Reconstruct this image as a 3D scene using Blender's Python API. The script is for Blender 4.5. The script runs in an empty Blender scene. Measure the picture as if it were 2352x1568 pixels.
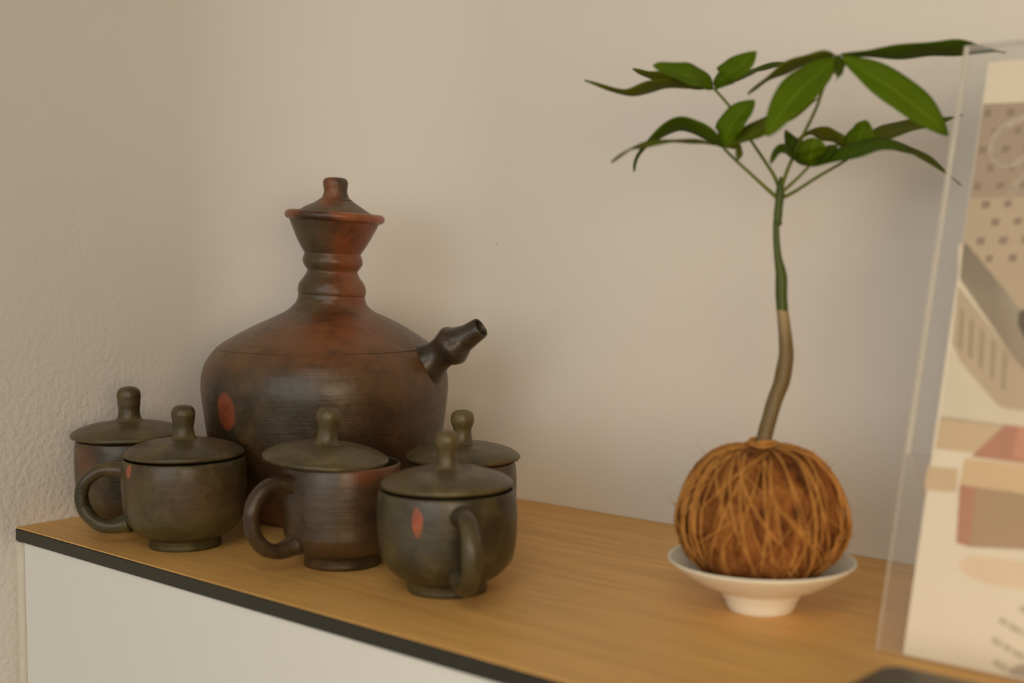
import bpy, bmesh, math, random
from mathutils import Vector, Matrix, noise as mnoise

random.seed(7)
scene = bpy.context.scene
COL = scene.collection

# ------------------------------------------------------------------ camera
ZT = 0.80                                   # height of the worktop above the floor
YAW, PITCH, FPX = 0.728649, 0.0702246, 3036.17
CAM = Vector((1.02757, -0.90469, 0.23 + ZT))
FW = Vector((-math.sin(YAW) * math.cos(PITCH), math.cos(YAW) * math.cos(PITCH), -math.sin(PITCH)))
RT = Vector((math.cos(YAW), math.sin(YAW), 0))
UP = RT.cross(FW)
cd = bpy.data.cameras.new('camera')
cam = bpy.data.objects.new('camera', cd)
COL.objects.link(cam)
cam.location = CAM
cam.rotation_euler = (math.pi / 2 - PITCH, 0, YAW)
cd.sensor_width = 36
cd.lens = 36 * FPX / 2352
cd.clip_start = 0.02
cd.dof.use_dof = True
cd.dof.focus_distance = 1.05
cd.dof.aperture_fstop = 3.8
scene.camera = cam

# ------------------------------------------------------------------ world, lights, exposure
w = bpy.data.worlds.new('world')
scene.world = w
w.use_nodes = True
bgn = w.node_tree.nodes['Background']
bgn.inputs[0].default_value = (1.0, 0.975, 0.88, 1)
bgn.inputs[1].default_value = 0.09


def area(name, loc, target, sx, sy, power, color):
    l = bpy.data.lights.new(name, 'AREA')
    l.shape = 'RECTANGLE'
    l.size, l.size_y, l.energy, l.color = sx, sy, power, color
    o = bpy.data.objects.new(name, l)
    COL.objects.link(o)
    o.location = loc
    o.rotation_euler = (Vector(target) - Vector(loc)).to_track_quat('-Z', 'Y').to_euler()
    return o


area('window_daylight', (1.15, -2.7, 1.35), (0.35, -0.2, 0.95), 2.0, 1.3, 22, (0.98, 1.0, 0.98))
area('ceiling_lamp', (1.5, -1.9, 2.6), (0.3, -0.2, 0.9), 1.1, 1.1, 11, (1.0, 0.91, 0.72))
lamp = area('side_lamp', (1.65, -1.05, 1.05), (0.86, -0.2, 0.83), 0.7, 0.5, 2.2, (1.0, 0.76, 0.48))
lamp.data.spread = math.radians(80)

vs = scene.view_settings
vs.view_transform = 'Standard'
vs.look = 'None'
vs.gamma = 1
vs.use_curve_mapping = False
vs.exposure = -0.17


# ------------------------------------------------------------------ geometry helpers
def P(px, py, depth):
    """point seen at a pixel of the 2352x1568 frame, at a distance along the lens axis"""
    return CAM + depth * (FW + RT * ((px - 1176) / FPX) - UP * ((py - 784) / FPX))


def ON(px, py, z=ZT):
    d = FW + RT * ((px - 1176) / FPX) - UP * ((py - 784) / FPX)
    return CAM + d * ((z - CAM.z) / d.z)


def obj(name, bm, mat, parent=None, smooth=True):
    me = bpy.data.meshes.new(name)
    bmesh.ops.recalc_face_normals(bm, faces=bm.faces)
    bm.to_mesh(me)
    bm.free()
    for m in (mat if isinstance(mat, (list, tuple)) else [mat]):
        me.materials.append(m)
    for p in me.polygons:
        p.use_smooth = smooth
    o = bpy.data.objects.new(name, me)
    COL.objects.link(o)
    if parent:
        o.parent = parent
    return o


def empty(name, loc, rz=0.0):
    o = bpy.data.objects.new(name, None)
    o.empty_display_size = 0.03
    COL.objects.link(o)
    o.location = loc
    o.rotation_euler = (0, 0, rz)
    return o


def tag(o, label=None, cat=None, group=None, kind=None):
    if label: o['label'] = label
    if cat: o['category'] = cat
    if group: o['group'] = group
    if kind: o['kind'] = kind
    return o


def box(bm, lo, hi, mi=0):
    x0, y0, z0 = lo
    x1, y1, z1 = hi
    v = [bm.verts.new(c) for c in ((x0, y0, z0), (x1, y0, z0), (x1, y1, z0), (x0, y1, z0),
                                   (x0, y0, z1), (x1, y0, z1), (x1, y1, z1), (x0, y1, z1))]
    fs = []
    for q in ((0, 3, 2, 1), (4, 5, 6, 7), (0, 1, 5, 4), (1, 2, 6, 5), (2, 3, 7, 6), (3, 0, 4, 7)):
        f = bm.faces.new([v[i] for i in q])
        f.material_index = mi
        fs.append(f)
    return fs


def catmull(pts, n):
    """smooth curve through points given as equal-length tuples, n samples for each span"""
    out = []
    m = len(pts)
    for i in range(m - 1):
        p0 = pts[max(i - 1, 0)]; p1 = pts[i]; p2 = pts[i + 1]; p3 = pts[min(i + 2, m - 1)]
        for k in range(n):
            t = k / n
            out.append(tuple(0.5 * (2 * b + (c - a) * t + (2 * a - 5 * b + 4 * c - d) * t * t + (3 * b - a - 3 * c + d) * t ** 3)
                             for a, b, c, d in zip(p0, p1, p2, p3)))
    out.append(tuple(pts[-1]))
    return out


def lathe(rings, segs=96, wob=0.0, seed=0.0):
    """rings: (radius, z, dx, tilt); a nearly-zero radius closes the end"""
    bm = bmesh.new()
    prev = None
    for ring in rings:
        r, z = ring[0], ring[1]
        dx = ring[2] if len(ring) > 2 else 0
        tl = ring[3] if len(ring) > 3 else 0
        if r < 1e-5:
            cur = [bm.verts.new((dx, 0, z))]
        else:
            cur = []
            for s in range(segs):
                a = 2 * math.pi * s / segs
                rr = r
                if wob:
                    rr *= 1 + wob * mnoise.noise(Vector((math.cos(a) * 1.3 + seed, math.sin(a) * 1.3, z * 22)))
                x, y = math.cos(a) * rr, math.sin(a) * rr
                cur.append(bm.verts.new((dx + x * math.cos(tl), y, z - x * math.sin(tl))))
        if prev:
            if len(prev) == 1 and len(cur) > 1:
                for s in range(segs):
                    bm.faces.new((prev[0], cur[s], cur[(s + 1) % segs]))
            elif len(cur) == 1 and len(prev) > 1:
                for s in range(segs):
                    bm.faces.new((prev[s], prev[(s + 1) % segs], cur[0]))
            elif len(cur) > 1:
                for s in range(segs):
                    bm.faces.new((prev[s], prev[(s + 1) % segs], cur[(s + 1) % segs], cur[s]))
        prev = cur
    return bm


def tube(bm, pts, radii, segs=12, flat=1.0, ref=None, caps=True, wob=0.0):
    """tube along a path; flat squashes it across ref"""
    pts = [Vector(p) for p in pts]
    n = len(pts)
    prev = None
    nrm = None
    first = None
    for i in range(n):
        t = (pts[min(i + 1, n - 1)] - pts[max(i - 1, 0)]).normalized()
        if ref is not None:
            a = Vector(ref) - t * t.dot(Vector(ref))
        elif nrm is None:
            a = t.orthogonal()
        else:
            a = nrm - t * t.dot(nrm)
        a.normalize()
        nrm = a
        b = t.cross(a)
        r = radii[i] if isinstance(radii, (list, tuple)) else radii
        cur = []
        for s in range(segs):
            g = 2 * math.pi * s / segs
            rr = r * (1 + (wob * mnoise.noise(pts[i] * 90 + Vector((math.cos(g), math.sin(g), 0))) if wob else 0))
            cur.append(bm.verts.new(pts[i] + a * math.cos(g) * rr * flat + b * math.sin(g) * rr))
        if prev:
            for s in range(segs):
                bm.faces.new((prev[s], prev[(s + 1) % segs], cur[(s + 1) % segs], cur[s]))
        else:
            first = cur
        prev = cur
    if caps:
        bm.faces.new(first)
        bm.faces.new(prev)


# ------------------------------------------------------------------ materials
class NT:
    def __init__(self, name):
        self.m = bpy.data.materials.new(name)
        self.m.use_nodes = True
        self.t = self.m.node_tree
        self.b = self.t.nodes['Principled BSDF']
        self.out = self.t.nodes['Material Output']

    def n(self, typ, **kw):
        nd = self.t.nodes.new(typ)
        for k, v in kw.items():
            setattr(nd, k, v)
        return nd

    def l(self, a, b):
        self.t.links.new(a, b)

    def coord(self, scale=(1, 1, 1), loc=(0, 0, 0)):
        tc = self.n('ShaderNodeTexCoord')
        mp = self.n('ShaderNodeMapping')
        mp.inputs['Scale'].default_value = scale
        mp.inputs['Location'].default_value = loc
        self.l(tc.outputs['Object'], mp.inputs['Vector'])
        return mp.outputs[0]

    def noise(self, vec, scale, detail=4, rough=0.5, dist=0.0):
        nd = self.n('ShaderNodeTexNoise')
        nd.inputs['Scale'].default_value = scale
        nd.inputs['Detail'].default_value = detail
        nd.inputs['Roughness'].default_value = rough
        nd.inputs['Distortion'].default_value = dist
        self.l(vec, nd.inputs['Vector'])
        return nd.outputs[0]

    def ramp(self, fac, stops, interp='LINEAR'):
        r = self.n('ShaderNodeValToRGB')
        r.color_ramp.interpolation = interp
        e = r.color_ramp.elements
        while len(e) < len(stops):
            e.new(0.5)
        for el, (p, c) in zip(e, stops):
            el.position = p
            el.color = (c[0], c[1], c[2], 1) if isinstance(c, (tuple, list)) else (c, c, c, 1)
        self.l(fac, r.inputs[0])
        return r.outputs[0]

    def mix(self, fac, a, b, mode='MIX'):
        m = self.n('ShaderNodeMix', data_type='RGBA', blend_type=mode)
        for i, v in ((0, fac), (6, a), (7, b)):
            if hasattr(v, 'links'):
                self.l(v, m.inputs[i])
            elif i == 0:
                m.inputs[0].default_value = v
            else:
                m.inputs[i].default_value = (v[0], v[1], v[2], 1)
        return m.outputs[2]

    def math(self, op, a, b=0.0, clamp=False):
        m = self.n('ShaderNodeMath', operation=op, use_clamp=clamp)
        for i, v in ((0, a), (1, b)):
            if hasattr(v, 'links'):
                self.l(v, m.inputs[i])
            else:
                m.inputs[i].default_value = v
        return m.outputs[0]

    def spot(self, centre, half, soft=0.35, wob=None):
        """1 inside an ellipsoid in object space, 0 outside"""
        tc = self.n('ShaderNodeTexCoord')
        v = tc.outputs['Object']
        if wob:
            nz = self.n('ShaderNodeTexNoise')
            nz.inputs['Scale'].default_value = wob[0]
            self.l(v, nz.inputs['Vector'])
            s = self.n('ShaderNodeVectorMath', operation='SUBTRACT')
            self.l(nz.outputs[1], s.inputs[0])
            s.inputs[1].default_value = (.5, .5, .5)
            k = self.n('ShaderNodeVectorMath', operation='SCALE')
            self.l(s.outputs[0], k.inputs[0])
            k.inputs['Scale'].default_value = wob[1]
            ad = self.n('ShaderNodeVectorMath', operation='ADD')
            self.l(v, ad.inputs[0]); self.l(k.outputs[0], ad.inputs[1])
            v = ad.outputs[0]
        s = self.n('ShaderNodeVectorMath', operation='SUBTRACT')
        self.l(v, s.inputs[0])
        s.inputs[1].default_value = centre
        d = self.n('ShaderNodeVectorMath', operation='DIVIDE')
        self.l(s.outputs[0], d.inputs[0])
        d.inputs[1].default_value = half
        ln = self.n('ShaderNodeVectorMath', operation='LENGTH')
        self.l(d.outputs[0], ln.inputs[0])
        mr = self.n('ShaderNodeMapRange', interpolation_type='SMOOTHSTEP')
        mr.inputs[1].default_value = 1 + soft
        mr.inputs[2].default_value = 1 - soft
        self.l(ln.outputs['Value'], mr.inputs[0])
        return mr.outputs[0]

    def bump(self, h, strength, dist=0.001, prev=None):
        b = self.n('ShaderNodeBump')
        b.inputs['Strength'].default_value = strength
        b.inputs['Distance'].default_value = dist
        self.l(h, b.inputs['Height'])
        if prev:
            self.l(prev, b.inputs['Normal'])
        return b.outputs[0]

    def done(self, col=None, rough=None, normal=None, spec=None):
        for v, k in ((col, 'Base Color'), (rough, 'Roughness'), (spec, 'Specular IOR Level')):
            if v is None:
                continue
            if hasattr(v, 'links'):
                self.l(v, self.b.inputs[k])
            elif isinstance(v, (tuple, list)):
                self.b.inputs[k].default_value = (v[0], v[1], v[2], 1)
            else:
                self.b.inputs[k].default_value = v
        if normal is not None:
            self.l(normal, self.b.inputs['Normal'])
        return self.m


def plain(name, col, rough=0.6, spec=0.4, var=0.06):
    t = NT(name)
    c = t.coord()
    n = t.noise(c, 60, 3)
    col2 = tuple(min(1, x * (1 + var)) for x in col)
    return t.done(t.mix(n, tuple(x * (1 - var) for x in col), col2), rough, None, spec)


def wall_mat(name, col, bump_scale, bump_strength, dots=(), scale2=18, fade=False):
    t = NT(name)
    c = t.coord()
    big = t.noise(c, 2.5, 3)
    base = t.mix(big, tuple(x * 0.985 for x in col), tuple(min(1, x * 1.015) for x in col))
    for ctr, r in dots:
        m = t.spot(ctr, (r, r, r), 0.5, (900, 0.002))
        base = t.mix(t.math('MULTIPLY', m, 0.75), base, (0.22, 0.17, 0.12))
    fine = t.noise(c, bump_scale, 3, 0.55)
    mid = t.noise(c, scale2, 4, 0.6)
    h1 = t.ramp(fine, [(0.35, 0.0), (0.75, 1.0)])
    if fade:                                   # thicker, rougher paint low down by the left wall
        tc = t.n('ShaderNodeTexCoord')
        sp = t.n('ShaderNodeSeparateXYZ')
        t.l(tc.outputs['Object'], sp.inputs[0])
        my = t.n('ShaderNodeMapRange', interpolation_type='SMOOTHSTEP')
        t.l(sp.outputs[1], my.inputs[0])
        for k, v in ((1, -0.16), (2, -0.32), (3, 0.22), (4, 1.0)):
            my.inputs[k].default_value = v
        mz = t.n('ShaderNodeMapRange', interpolation_type='SMOOTHSTEP')
        t.l(sp.outputs[2], mz.inputs[0])
        for k, v in ((1, ZT + 0.22), (2, ZT + 0.02), (3, 0.25), (4, 1.0)):
            mz.inputs[k].default_value = v
        h1 = t.math('MULTIPLY', h1, t.math('MULTIPLY', my.outputs[0], mz.outputs[0]))
    nb = t.bump(mid, bump_strength * 0.3, 0.004)
    nb = t.bump(h1, bump_strength, 0.0012, nb)
    return t.done(base, 0.62, nb, 0.25)


def clay_mat(name, dark, mid, red, red_amt=0.5, seed=0.0, spots=(), stains_shading=(), rough=0.4, streak=1.0):
    """burnished fired clay: dark reduction colour with redder patches and wheel streaks"""
    t = NT(name)
    c0 = t.coord((1, 1, 1), (seed, seed * 0.7, seed * 0.3))
    cz = t.coord((1.2, 1.2, 38), (seed * 0.4, seed, 0))
    patch = t.noise(c0, 16, 3, 0.55, 0.6)
    line = t.noise(cz, 10, 5, 0.6)
    v = t.math('ADD', t.math('MULTIPLY', patch, 0.8), t.math('MULTIPLY', line, 0.2 * streak))
    base = t.mix(t.ramp(v, [(0.36, 0.0), (0.60, 1.0)]), dark, mid)
    rmask = t.math('MULTIPLY', t.ramp(t.noise(c0, 11, 3, 0.5, 0.4), [(0.48, 0.0), (0.66, 1.0)]), red_amt)
    base = t.mix(rmask, base, red)
    for ctr, half, colr, amt, soft in stains_shading:  # fired patches, plus sheen and shade put in as colour
        m = t.math('MULTIPLY', t.spot(ctr, half, soft, (26, 0.02)), amt)
        m = t.math('MULTIPLY', m, t.ramp(line, [(0.25, 0.72), (0.7, 1.0)]))
        base = t.mix(m, base, colr)
    for ctr, half, colr in spots:
        base = t.mix(t.spot(ctr, half, 0.16, (120, 0.003)), base, colr)
    mot = t.noise(c0, 55, 5, 0.65, 0.3)
    base = t.mix(t.ramp(mot, [(0.30, 0.55), (0.50, 0.0)]), base, tuple(x * 0.35 for x in mid))
    base = t.mix(t.ramp(mot, [(0.52, 0.0), (0.72, 0.45)]), base, tuple(x * 1.8 for x in mid))
    speck = t.noise(c0, 420, 2, 0.5)
    base = t.mix(t.math('MULTIPLY', t.ramp(speck, [(0.66, 0.0), (0.74, 1.0)]), 0.45), base, tuple(x * 0.4 for x in dark))
    pit = t.noise(c0, 130, 3, 0.6)
    nb = t.bump(line, 0.30, 0.0012)
    nb = t.bump(pit, 0.40, 0.0012, nb)
    nb = t.bump(t.noise(c0, 28, 3, 0.5), 0.25, 0.003, nb)
    rg = t.ramp(t.math('ADD', t.math('MULTIPLY', patch, 0.5), t.math('MULTIPLY', pit, 0.5)), [(0.3, rough - 0.07), (0.7, rough + 0.14)])
    t.b.inputs['Coat Weight'].default_value = 0.26
    t.b.inputs['Coat Roughness'].default_value = 0.24
    return t.done(base, rg, nb, 0.4)


def oak_mat():
    t = NT('oak_laminate')
    c = t.coord((1.0, 14.0, 1.0))
    cf = t.coord((5.0, 150.0, 1.0))
    warp = t.noise(t.coord((0.8, 3.0, 1)), 3.5, 3, 0.5, 0.8)
    g = t.noise(c, 5.0, 6, 0.62, 0.9)
    f = t.noise(cf, 4.0, 4, 0.6)
    v = t.math('ADD', t.math('MULTIPLY', g, 0.75), t.math('MULTIPLY', warp, 0.25))
    col = t.ramp(v, [(0.30, (0.619, 0.334, 0.095)), (0.46, (0.728, 0.406, 0.125)), (0.58, (0.792, 0.449, 0.142)), (0.75, (0.857, 0.500, 0.167))])
    fine = t.ramp(f, [(0.36, 0.70), (0.52, 1.0)])
    col = t.mix(0.55, col, fine, 'MULTIPLY')
    nb = t.bump(f, 0.10, 0.0006)
    return t.done(col, 0.48, nb, 0.35)


def leaf_mat(name, a, b):
    t = NT(name)
    uv = t.n('ShaderNodeUVMap')
    sp = t.n('ShaderNodeSeparateXYZ')
    t.l(uv.outputs[0], sp.inputs[0])
    n = t.noise(t.coord(), 35, 3)
    col = t.mix(n, a, b)
    mid = t.math('ABSOLUTE', t.math('SUBTRACT', sp.outputs[0], 0.5))
    rib = t.ramp(mid, [(0.0, 1.0), (0.035, 0.0)])
    wv = t.math('ADD', t.math('MULTIPLY', sp.outputs[1], 13.0), t.math('MULTIPLY', mid, -7.0))
    vein = t.ramp(t.math('FRACT', wv), [(0.0, 1.0), (0.10, 0.0), (0.92, 0.0), (1.0, 1.0)])
    light = tuple(min(1, x * 1.7 + 0.01) for x in b)
    col = t.mix(t.math('MULTIPLY', rib, 0.7), col, light)
    col = t.mix(t.math('MULTIPLY', vein, 0.18), col, light)
    nb = t.bump(vein, 0.15, 0.0008)
    t.done(col, 0.6, nb, 0.15)
    tr = t.n('ShaderNodeBsdfTranslucent')
    t.l(col, tr.inputs[0])
    ms = t.n('ShaderNodeMixShader')
    ms.inputs[0].default_value = 0.40
    t.l(t.b.outputs[0], ms.inputs[1]); t.l(tr.outputs[0], ms.inputs[2]); t.l(ms.outputs[0], t.out.inputs[0])
    return t.m


def trunk_mat(z_split):
    t = NT('trunk_bark')
    tc = t.n('ShaderNodeTexCoord')
    sp = t.n('ShaderNodeSeparateXYZ')
    t.l(tc.outputs['Object'], sp.inputs[0])
    wob = t.math('MULTIPLY', t.noise(t.coord((1, 1, 0.2)), 300, 2), 0.004)
    z = t.math('ADD', sp.outputs[2], wob)
    up = t.math('GREATER_THAN', z, z_split + 0.002)
    st = t.noise(t.coord((1, 1, 0.08)), 260, 3)
    lo = t.mix(st, (0.10, 0.064, 0.020), (0.20, 0.135, 0.052))
    band = t.ramp(t.math('MULTIPLY', t.math('SUBTRACT', z_split + 0.002, z), 20), [(0.0, (0.40, 0.29, 0.15)), (0.5, (0.0, 0.0, 0.0))])
    lo = t.mix(t.ramp(t.math('MULTIPLY', t.math('SUBTRACT', z_split + 0.002, z), 25), [(0.0, 0.75), (0.55, 0.0)]), lo, (0.36, 0.26, 0.13))
    hi = t.mix(st, (0.036, 0.058, 0.003), (0.066, 0.096, 0.006))
    return t.done(t.mix(up, lo, hi), 0.5, t.bump(st, 0.25, 0.0008), 0.4)


def coir_mat(name, a, b, c_):
    t = NT(name)
    n = t.noise(t.coord((1, 1, 0.4)), 150, 5, 0.7)
    n2 = t.noise(t.coord((1, 1, 0.6)), 75, 3, 0.6, 0.5)
    col = t.ramp(t.math('ADD', t.math('MULTIPLY', n, 0.55), t.math('MULTIPLY', n2, 0.45)), [(0.34, a), (0.5, b), (0.66, c_)])
    return t.done(col, 0.85, t.bump(n, 0.9, 0.003), 0.12)


def acrylic_mat(name, haze, tint=(0.99, 0.99, 0.985)):
    t = NT(name)
    tr = t.n('ShaderNodeBsdfTransparent')
    tr.inputs[0].default_value = (*tint, 1)
    df = t.n('ShaderNodeBsdfDiffuse')
    nz = t.noise(t.coord(), 25, 3)
    t.l(t.mix(nz, (0.58 + 0.32 * (haze > 0.3), 0.57 + 0.30 * (haze > 0.3), 0.56 + 0.26 * (haze > 0.3)), (0.64 + 0.32 * (haze > 0.3), 0.63 + 0.30 * (haze > 0.3), 0.62 + 0.26 * (haze > 0.3))), df.inputs[0])
    if haze > 0.3:                              # cut edges: their gathered light put in as pale, translucent colour
        tl = t.n('ShaderNodeBsdfTranslucent')
        tl.inputs[0].default_value = (0.95, 0.92, 0.86, 1)
        ad = t.n('ShaderNodeMixShader')
        ad.inputs[0].default_value = 0.55
        t.l(df.outputs[0], ad.inputs[1]); t.l(tl.outputs[0], ad.inputs[2])
        df = ad
    gl = t.n('ShaderNodeBsdfGlossy')
    gl.inputs['Roughness'].default_value = 0.06
    m1 = t.n('ShaderNodeMixShader')
    m1.inputs[0].default_value = haze
    t.l(tr.outputs[0], m1.inputs[1]); t.l(df.outputs[0], m1.inputs[2])
    fr = t.n('ShaderNodeFresnel')
    fr.inputs[0].default_value = 1.49
    geo = t.n('ShaderNodeNewGeometry')
    m2 = t.n('ShaderNodeMixShader')
    t.l(t.math('MULTIPLY', fr.outputs[0], t.math('SUBTRACT', 1.0, geo.outputs['Backfacing'])), m2.inputs[0])
    t.l(m1.outputs[0], m2.inputs[1]); t.l(gl.outputs[0], m2.inputs[2])
    t.l(m2.outputs[0], t.out.inputs[0])
    return t.m


def wall_point(px, py):
    d = FW + RT * ((px - 1176) / FPX) - UP * ((py - 784) / FPX)
    ty = (0 - CAM.y) / d.y
    tx = (0 - CAM.x) / d.x if d.x < 0 else 1e9
    return CAM + d * min(tx, ty)


dots = [((531, 286), .0014), ((518, 685), .0012), ((602, 660), .0010), ((865, 468), .0014), ((1140, 560), .0008)]
dots = [(tuple(wall_point(*q)), r) for q, r in dots]

WALL = (0.775, 0.720, 0.655)
M_wall_l = M_wall_b = wall_mat('wall_paint', WALL, 190, 0.5, dots, 20, True)
M_floor = plain('floor_tile', (0.42, 0.36, 0.29), 0.5)
M_oak = oak_mat()
M_edge = plain('black_core_edge', (0.030, 0.027, 0.017), 0.42, 0.45)
M_white = plain('white_laminate', (0.80, 0.79, 0.745), 0.35, 0.45, 0.012)
M_caulk = wall_mat('caulk', (0.70, 0.63, 0.53), 120, 0.5)
M_seam = plain('seam_dark', (0.07, 0.055, 0.04), 0.8)  # dark strip in the gap beside the cabinet front
M_saucer = plain('white_porcelain', (0.84, 0.80, 0.67), 0.32, 0.5, 0.015)

# ------------------------------------------------------------------ setting
DEPTH = 0.37122
bm = bmesh.new(); box(bm, (-0.15, -3.2, -0.1), (3.2, 0.15, 0.0))
tag(obj('floor', bm, M_floor, smooth=False), kind='structure')
bm = bmesh.new(); box(bm, (-0.12, -3.2, 0.0), (0.0, 0.0, 2.7))
tag(obj('wall_left', bm, M_wall_l, smooth=False), kind='structure')
bm = bmesh.new(); box(bm, (-0.12, 0.0, 0.0), (3.2, 0.12, 2.7))
tag(obj('wall_back', bm, M_wall_b, smooth=False), kind='structure')
# rounded fill added in the corner so its shading shows no crease
CR = 0.20
bm = bmesh.new()
prof = [(0.0, 0.0), (0.0, -CR)]
for k in range(1, 121):
    a = math.pi - k / 120 * math.pi / 2
    prof.append((CR + CR * math.cos(a), -CR + CR * math.sin(a)))
lo = [bm.verts.new((x, y, ZT)) for x, y in prof]
hi = [bm.verts.new((x, y, 2.7)) for x, y in prof]
for i in range(len(prof)):
    j = (i + 1) % len(prof)
    bm.faces.new((lo[i], lo[j], hi[j], hi[i]))
bm.faces.new(lo); bm.faces.new(hi)
wc = obj('wall_corner', bm, M_wall_b, smooth=False)
tag(wc, kind='structure')
# caulked gap between the left wall and the cabinet
bm = bmesh.new()
path = [(0.0035, -DEPTH + 0.0035, z * 0.04) for z in range(0, 20)] + [(0.0035, -DEPTH + 0.0035, ZT - 0.0125)]
tube(bm, path, [0.0052 + 0.0012 * mnoise.noise(Vector((0, 3, z * .7))) for z in range(21)], 12)
tag(obj('trim_1', bm, M_caulk), kind='structure')

# ------------------------------------------------------------------ cabinet and worktop
cab = empty('cabinet', (1.2, -0.19, 0))
tag(cab, 'white flat fronted low cabinet standing under the oak worktop', 'cabinet')
TH = 0.0118
X0, X1 = 0.0088, 2.4


def rel(o, parent):
    o.parent = parent
    o.matrix_parent_inverse = Matrix.Translation(-Vector(parent.location))
    return o


bm = bmesh.new(); box(bm, (X0, -DEPTH + 0.022, 0.0), (X1, -0.003, ZT - TH))
rel(obj('body', bm, M_white, smooth=False), cab)
bm = bmesh.new(); box(bm, (X0 + 0.0006, -DEPTH + 0.002, 0.06), (X1, -DEPTH + 0.021, ZT - TH))
bmesh.ops.bevel(bm, geom=bm.edges[:], offset=0.0007, segments=2, affect='EDGES')
rel(obj('front_panel', bm, M_white, smooth=False), cab)
bm = bmesh.new(); box(bm, (X0 - 0.0009, -DEPTH + 0.0035, 0.0), (X0 + 0.0006, -DEPTH + 0.021, ZT - TH - 0.012))
rel(obj('side_seam', bm, M_seam, smooth=False), cab)

wt = empty('worktop', (1.2, -0.19, ZT - TH))
tag(wt, 'light oak laminate worktop with black front edge', 'worktop')
bm = bmesh.new(); box(bm, (0.0008, -DEPTH, ZT - 0.0009), (X1, -0.0006, ZT))
rel(obj('oak_surface', bm, M_oak, smooth=False), wt)
bm = bmesh.new(); box(bm, (0.0003, -DEPTH - 0.0002, ZT - TH), (X1, -0.0008, ZT - 0.0009))
bmesh.ops.bevel(bm, geom=[e for e in bm.edges if all(v.co.y < -0.3 for v in e.verts) and abs(e.verts[0].co.z - e.verts[1].co.z) < 1e-6],
                offset=0.0008, segments=2, affect='EDGES')
rel(obj('black_edge', bm, M_edge, smooth=False), wt)

# ------------------------------------------------------------------ clay colours
DARK = (0.022, 0.016, 0.007)
OLIVE = (0.070, 0.051, 0.020)
BROWN = (0.135, 0.062, 0.022)
RED = (0.25, 0.066, 0.020)
ORANGE = (0.34, 0.090, 0.035)

# ------------------------------------------------------------------ the big spouted jug
PD = 1.140
MP = PD / FPX


def zrow(y, m):
    return 0.23 - (y - 570.4) * m


pb = ON(744, 1183)
jug = empty('clay_jug', pb, YAW)
tag(jug, 'large brown clay jug with ringed neck, small spout and lid', 'jug')
jug_stains_shading = [
    # centre, half size, colour, amount, softness (local x = right, -y = front)
    ((0.020, -0.085, 0.160), (0.055, 0.07, 0.020), RED, 0.9, 0.8),
    ((0.075, -0.075, 0.128), (0.065, 0.08, 0.030), BROWN, 0.8, 0.8),
    ((0.040, -0.02, 0.225), (0.032, 0.06, 0.045), RED, 0.9, 0.5),
    ((-0.010, -0.03, 0.225), (0.022, 0.05, 0.05), OLIVE, 0.8, 0.5),
    ((-0.045, -0.06, 0.150), (0.05, 0.06, 0.025), BROWN, 0.8, 0.8),
    ((-0.072, -0.06, 0.090), (0.030, 0.05, 0.035), DARK, 0.9, 0.5),
    ((-0.015, -0.09, 0.105), (0.045, 0.05, 0.035), (0.050, 0.041, 0.023), 0.8, 0.6),  # grey window sheen on the belly, tinted into the clay
    ((0.07, -0.08, 0.075), (0.06, 0.08, 0.035), (0.050, 0.022, 0.010), 0.85, 0.6),  # reflection of the dark room, painted onto the right belly
    ((0.02, -0.10, 0.04), (0.14, 0.1, 0.035), DARK, 0.55, 0.6),  # lower belly: fired dark, with the cups' shade painted in
]
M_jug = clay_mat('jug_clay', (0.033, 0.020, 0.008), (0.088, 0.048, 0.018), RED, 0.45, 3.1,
                 spots=[((-0.0660, -0.0760, 0.1000), (0.0105, 0.012, 0.0150), (0.235, 0.050, 0.020))], stains_shading=jug_stains_shading, rough=0.40)
M_rim = clay_mat('jug_rim_clay', (0.19, 0.062, 0.022), (0.27, 0.085, 0.032), ORANGE, 0.4, 1.3,
                 stains_shading=[((0.000, -0.038, 0.2545), (0.019, 0.02, 0.0085), DARK, 0.95, 0.3)], rough=0.36)
M_spout = clay_mat('spout_clay', (0.022, 0.016, 0.009), (0.045, 0.032, 0.017), BROWN, 0.15, 5.0, rough=0.34)
M_hole = plain('dark_inside', (0.006, 0.005, 0.004), 0.9)

# rows read from the silhouette: image row, half width (px), centre column
rows = [(1187, 153, 744), (1180, 162, 744), (1160, 187, 745), (1120, 217, 747), (1060, 247, 749), (993, 266, 751), (931, 275, 751), (880, 279, 751),
        (839, 272, 751), (812, 257, 751.5), (790, 236, 752), (770, 205, 754.5), (747, 164, 758), (729, 126, 762), (716, 99, 762.5),
        (702, 83, 764), (690, 77, 766), (680, 75.5, 766.5)]
rings = catmull([(hw * MP, zrow(y, MP), (cx - 744) * MP) for y, hw, cx in rows], 5)
shoulder = zrow(797, MP)
rr = []
for r, z, dx in rings:                                   # a faint scored line round the shoulder
    rr.append((r, z, dx, 0.0 if z < zrow(740, MP) else 0.045 * min(1, (z - zrow(740, MP)) / 0.03)))
rows2 = [(679, 74.5, 766.8), (677, 76.3, 767), (669, 77, 767.5), (655, 74, 768), (640, 63.5, 768.5), (629, 57.5, 769), (624, 57.5, 769), (616, 63, 769.5),
         (607, 67.5, 770), (597, 67, 770), (589, 64, 770), (585, 64, 769.5), (576, 70, 770), (555, 82, 771.5), (530, 94, 773.5), (512, 102, 775), (503, 105, 775.5)]
r2 = catmull([(hw * MP, zrow(y, MP), (cx - 744) * MP) for y, hw, cx in rows2], 4)
rr += [(r, z, dx, 0.055) for r, z, dx in r2]
dxr = (775.5 - 744) * MP
rr += [(0.0340, zrow(505, MP), dxr, 0.055), (0.030, zrow(540, MP), dxr, 0.055), (0.0, zrow(545, MP), dxr, 0.055)]
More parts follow.
